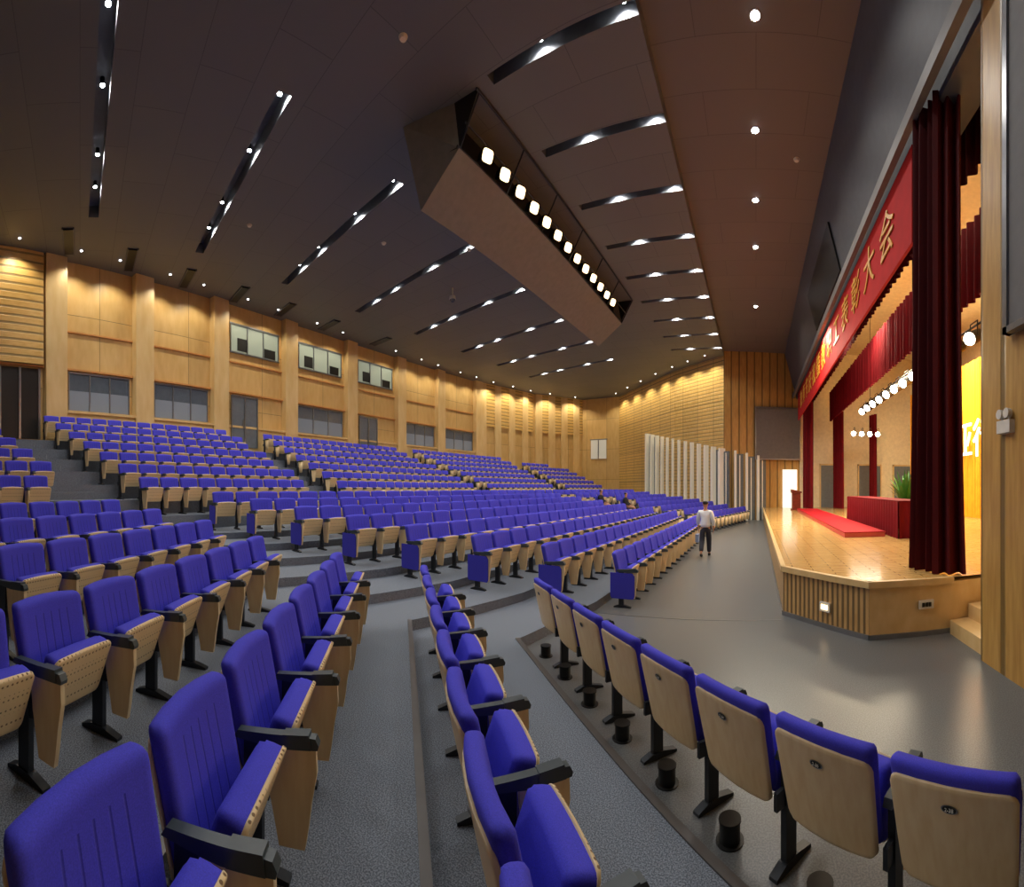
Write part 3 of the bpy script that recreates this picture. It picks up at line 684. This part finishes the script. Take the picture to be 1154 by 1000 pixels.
for i in range(14):
    y=8.0+i*1.05; stagelamp((5.6,y,6.15),(-.8,-.5,-.5),.3,LSTAGE,'spotlights on the stage pipe','black stage spotlight with bright white lens on a pipe')
for i in range(4):
    stagelamp((5.9+i*.5,25.4,5.4),(-.4,-1,-.2),.26,LSTAGE,'spotlights in the far wing','round stage spotlight glowing in the wing')
area((5.5,16,8.6),1.5,14,620,(1,.88,.66),(.25,0,-1)); area((7.6,16,7.9),.8,12,620,(1,.84,.55),(.6,0,-1)); area((4.2,14,9.8),1,12,130,(1,.9,.7))
root=ob('emergency_light',None,'white emergency light box with two round lamps on the wood wall','emergency light',None,None,None,(2.6,3.95,2.78))
k=MB(); k.box(-.05,0.02,-.13,.13,-.08,.06); ob('light_box',k.mesh('eb',[WHITE]),parent=root)
for y in (-.07,.07):
    k=MB(); k.cyl((-.01,y,.06),(-.01,y,.1),.012,.012,8); k.cyl((.0,y,.13),(-.06,y,.13),.05,.055,14); ob('lamp_head',k.mesh('el',[WHITE],True),parent=root)
root=ob('display_board',None,'tall grey display board in light metal frame','board',None,None,None,(2.6,2.4,5.9))
k=MB(); k.box(-.06,.0,-1.45,1.45,-2.1,2.1); ob('board_panel',k.mesh('bp',[SCRN]),parent=root)
k=MB()
for a in ((-1.5,-1.42,-2.15,2.15),(1.42,1.5,-2.15,2.15),(-1.5,1.5,2.08,2.15),(-1.5,1.5,-2.15,-2.08)): k.box(-.09,0.0,a[0],a[1],a[2],a[3])
ob('frame',k.mesh('bf',[SILVER]),parent=root)
# ------------------------------------------------------------------ people
def skin(name,chains,mat,root=0,sub=2,parent=None):
    vs=[];rs=[];es=[];key={}
    for ch in chains:
        last=None
        for x,y,z,r in ch:
            kk=(round(x,4),round(y,4),round(z,4))
            if kk not in key: key[kk]=len(vs); vs.append((x,y,z)); rs.append(r)
            i=key[kk]
            if last is not None and last!=i: es.append((last,i))
            last=i
    me=bpy.data.meshes.new(name+'_sk'); me.from_pydata(vs,es,[]); o=bpy.data.objects.new(name+'_sk',me); COL.objects.link(o)
    md=o.modifiers.new('s','SKIN'); md.branch_smoothing=.6
    if not me.skin_vertices:
        bpy.context.view_layer.objects.active=o; bpy.ops.mesh.customdata_skin_add()
    sv=me.skin_vertices[0].data
    for i,r in enumerate(rs):
        rr=r if isinstance(r,tuple) else (r,r); sv[i].radius=rr; sv[i].use_root=(i==root)
    m2=o.modifiers.new('u','SUBSURF'); m2.levels=sub; m2.render_levels=sub
    dg=bpy.context.evaluated_depsgraph_get(); out=bpy.data.meshes.new_from_object(o.evaluated_get(dg)); bpy.data.objects.remove(o)
    out.materials.clear(); out.materials.append(mat); out.name=name
    out.polygons.foreach_set('use_smooth',[True]*len(out.polygons))
    return ob(name,out,parent=parent)
SKIN=plain('skin',(196,146,116),.55); HAIR=plain('black_hair',(22,18,18),.6); SHIRT=plain('white_shirt',(236,240,246),.7); TROU=plain('dark_trousers',(34,38,56),.7); DARKC=plain('dark_jacket',(32,34,44),.8); SHOE=plain('black_shoe',(18,18,18),.4)
def walker(loc,ang,shirt,trou,label):
    R=ob('person',None,label,'person',None,None,None,loc); R.rotation_euler=(0,0,ang)
    body=[[(0,0,.93,.12),(0,.0,1.12,.11),(0,.01,1.32,.115),(0,.01,1.42,.06),(0,.02,1.48,.055),(0,.03,1.56,.08),(0,.03,1.64,.095),(0,.02,1.70,.06)],
     [(0,.01,1.32,.115),(.17,0,1.38,.05),(.24,-.05,1.12,.04),(.25,.06,.90,.03),(.25,.09,.83,.028)],
     [(0,.01,1.32,.115),(-.17,0,1.38,.05),(-.23,.04,1.12,.04),(-.24,.16,.92,.03),(-.24,.19,.85,.028)],
     [(0,0,.93,.12),(.09,.0,.88,.085),(.1,.12,.48,.055),(.1,.16,.1,.04),(.1,.26,.05,.035)],
     [(0,0,.93,.12),(-.09,.0,.88,.085),(-.1,-.02,.48,.055),(-.1,-.26,.14,.04),(-.1,-.2,.05,.035)]]
    for sx,hx,hy,hz in ((1,.25,.09,.83),(-1,-.24,.19,.85)):
        for f in range(4):
            oy=-.03+.02*f; ln=(.07,.08,.078,.062)[f]
            body.append([(hx,hy,hz,.028),(hx-.004*sx,hy+oy,hz-.06,.009),(hx-.012*sx,hy+oy+.01,hz-.06-ln*.6,.008),(hx-.03*sx,hy+oy+.012,hz-.06-ln,.007)])
        body.append([(hx,hy,hz,.028),(hx-.01*sx,hy+.045,hz-.03,.01),(hx-.02*sx,hy+.06,hz-.075,.008)])
    skin('body',body,SKIN,0,2,R)
    b2=[[(0,0,.88,.17),(0,0,.98,.175),(0,.0,1.15,.168),(0,.01,1.33,.175),(0,.01,1.43,.085)],
     [(0,.01,1.33,.175),(.18,0,1.38,.08),(.24,-.05,1.12,.07),(.25,.055,.93,.055)],[(0,.01,1.33,.175),(-.18,0,1.38,.08),(-.23,.04,1.12,.07),(-.24,.15,.945,.055)]]
    skin('shirt',b2,shirt,0,2,R)
    b3=[[(0,0,.97,.15),(0,0,.90,.16),(.09,.0,.82,.115),(.1,.12,.48,.085),(.1,.16,.1,.072)],[(0,0,.90,.16),(-.09,.0,.82,.115),(-.1,-.02,.48,.085),(-.1,-.25,.17,.072)]]
    skin('trousers',b3,trou,0,2,R)
    skin('shoe',[[(.1,.12,.045,.045),(.1,.22,.042,.05),(.1,.34,.035,.038)]],SHOE,0,2,R); skin('shoe',[[(-.1,-.29,.1,.045),(-.1,-.2,.055,.05),(-.1,-.1,.035,.038)]],SHOE,0,2,R)
    skin('hair',[[(0,.0,1.57,.07),(0,.01,1.64,.1),(0,.02,1.70,.085)]],HAIR,0,2,R)
    skin('ear',[[(.088,.03,1.6,.012),(.095,.03,1.63,.016)]],SKIN,0,1,R); skin('ear',[[(-.088,.03,1.6,.012),(-.095,.03,1.63,.016)]],SKIN,0,1,R)
    skin('nose',[[(0,.11,1.63,.01),(0,.135,1.6,.016)]],SKIN,0,1,R)
    for sx in (-1,1):
        k=MB(); k.cyl((sx*.035,.112,1.635),(sx*.035,.121,1.635),.011,.008,8); ob('eye',k.mesh('eye',[HAIR],True),parent=R)
    k=MB(); k.box(-.022,.022,.105,.114,1.555,1.562); ob('mouth',k.mesh('mo',[plain('lips',(150,80,74),.5)]),parent=R)
walker((-1.55,13.1,0),0,SHIRT,TROU,'walking person in white long-sleeved shirt and dark trousers seen from behind')
root=ob('hand_bag',None,'pale blue carrier bag held in the walking person\'s hand','bag',None,None,None,(-1.82,13.29,.42))
k=MB(); k.prof([(-.14,0),(.14,0),(.15,.24),(-.15,.24)],-.05,.05,0); ob('bag_body',k.mesh('bag',[plain('bag_blue',(150,168,210),.6)]),parent=root)
k=MB(); k.cyl((0,-.08,.24),(0.02,0,.38),.008,.008,6); k.cyl((0,.08,.24),(0.02,0,.38),.008,.008,6); ob('bag_handle',k.mesh('bh',[WHITE],True),parent=root)
def sitter(loc,ang,top,label):
    R=ob('person',None,label,'person',None,None,None,loc); R.rotation_euler=(0,0,ang)
    body=[[(0,0,.5,.14),(0,-.03,.7,.125),(0,-.05,.9,.14),(0,-.04,1.02,.06),(0,-.02,1.1,.07),(0,-.01,1.18,.095),(0,-.01,1.25,.06)],
     [(0,-.05,.9,.14),(.18,-.04,.95,.055),(.22,.02,.7,.042),(.12,.25,.6,.03),(.1,.31,.6,.025)],[(0,-.05,.9,.14),(-.18,-.04,.95,.055),(-.22,.02,.7,.042),(-.12,.25,.6,.03),(-.1,.31,.6,.025)],
     [(0,0,.5,.14),(.1,.1,.5,.09),(.1,.45,.48,.06),(.1,.47,.08,.04),(.1,.56,.04,.035)],[(0,0,.5,.14),(-.1,.1,.5,.09),(-.1,.45,.48,.06),(-.1,.47,.08,.04),(-.1,.56,.04,.035)]]
    skin('body',body,SKIN,0,2,R)
    skin('jacket',[[(0,0,.5,.17),(0,-.03,.7,.17),(0,-.05,.91,.18),(0,-.04,1.02,.07)],[(0,-.05,.91,.18),(.19,-.04,.95,.08),(.22,.02,.7,.065),(.13,.24,.6,.05)],[(0,-.05,.91,.18),(-.19,-.04,.95,.08),(-.22,.02,.7,.065),(-.13,.24,.6,.05)]],top,0,2,R)
    skin('hair',[[(0,-.04,1.12,.07),(0,-.03,1.19,.1),(0,-.02,1.25,.085)]],HAIR,0,2,R)
sitter((Xrow(5)+.1,20.9,Z(5)),-1.57,DARKC,'seated person in dark jacket among the violet chairs')
sitter((Xrow(4)+.1,21.6,Z(4)),-1.57,DARKC,'seated person with black hair in dark clothing among the chairs')
for x,y,z in ((Xrow(5)+.1,20.9,Z(5)),(Xrow(4)+.1,21.6,Z(4))):
    r=ob('auditorium_chair',None,'violet-blue folding auditorium chair with seat lowered under a seated person','chair',None,'far block chairs',None,(x,y,z)); r.rotation_euler=(0,0,-1.57)
    k=MB(); k.pillow(lambda q:.26,.3,.92,lambda a,b:-.24,.05,.03,0,False); ob('backrest',k.mesh('backrest',[FABR],True),parent=r)
    k=MB(); k.box(-.24,.24,-.18,.26,.30,.375); ob('seat',k.mesh('seat',[FAB]),parent=r)
    k=MB(); k.box(-.3,-.27,-.15,.05,0,.6); k.box(.27,.3,-.15,.05,0,.6); ob('leg',k.mesh('leg',[METAL]),parent=r)
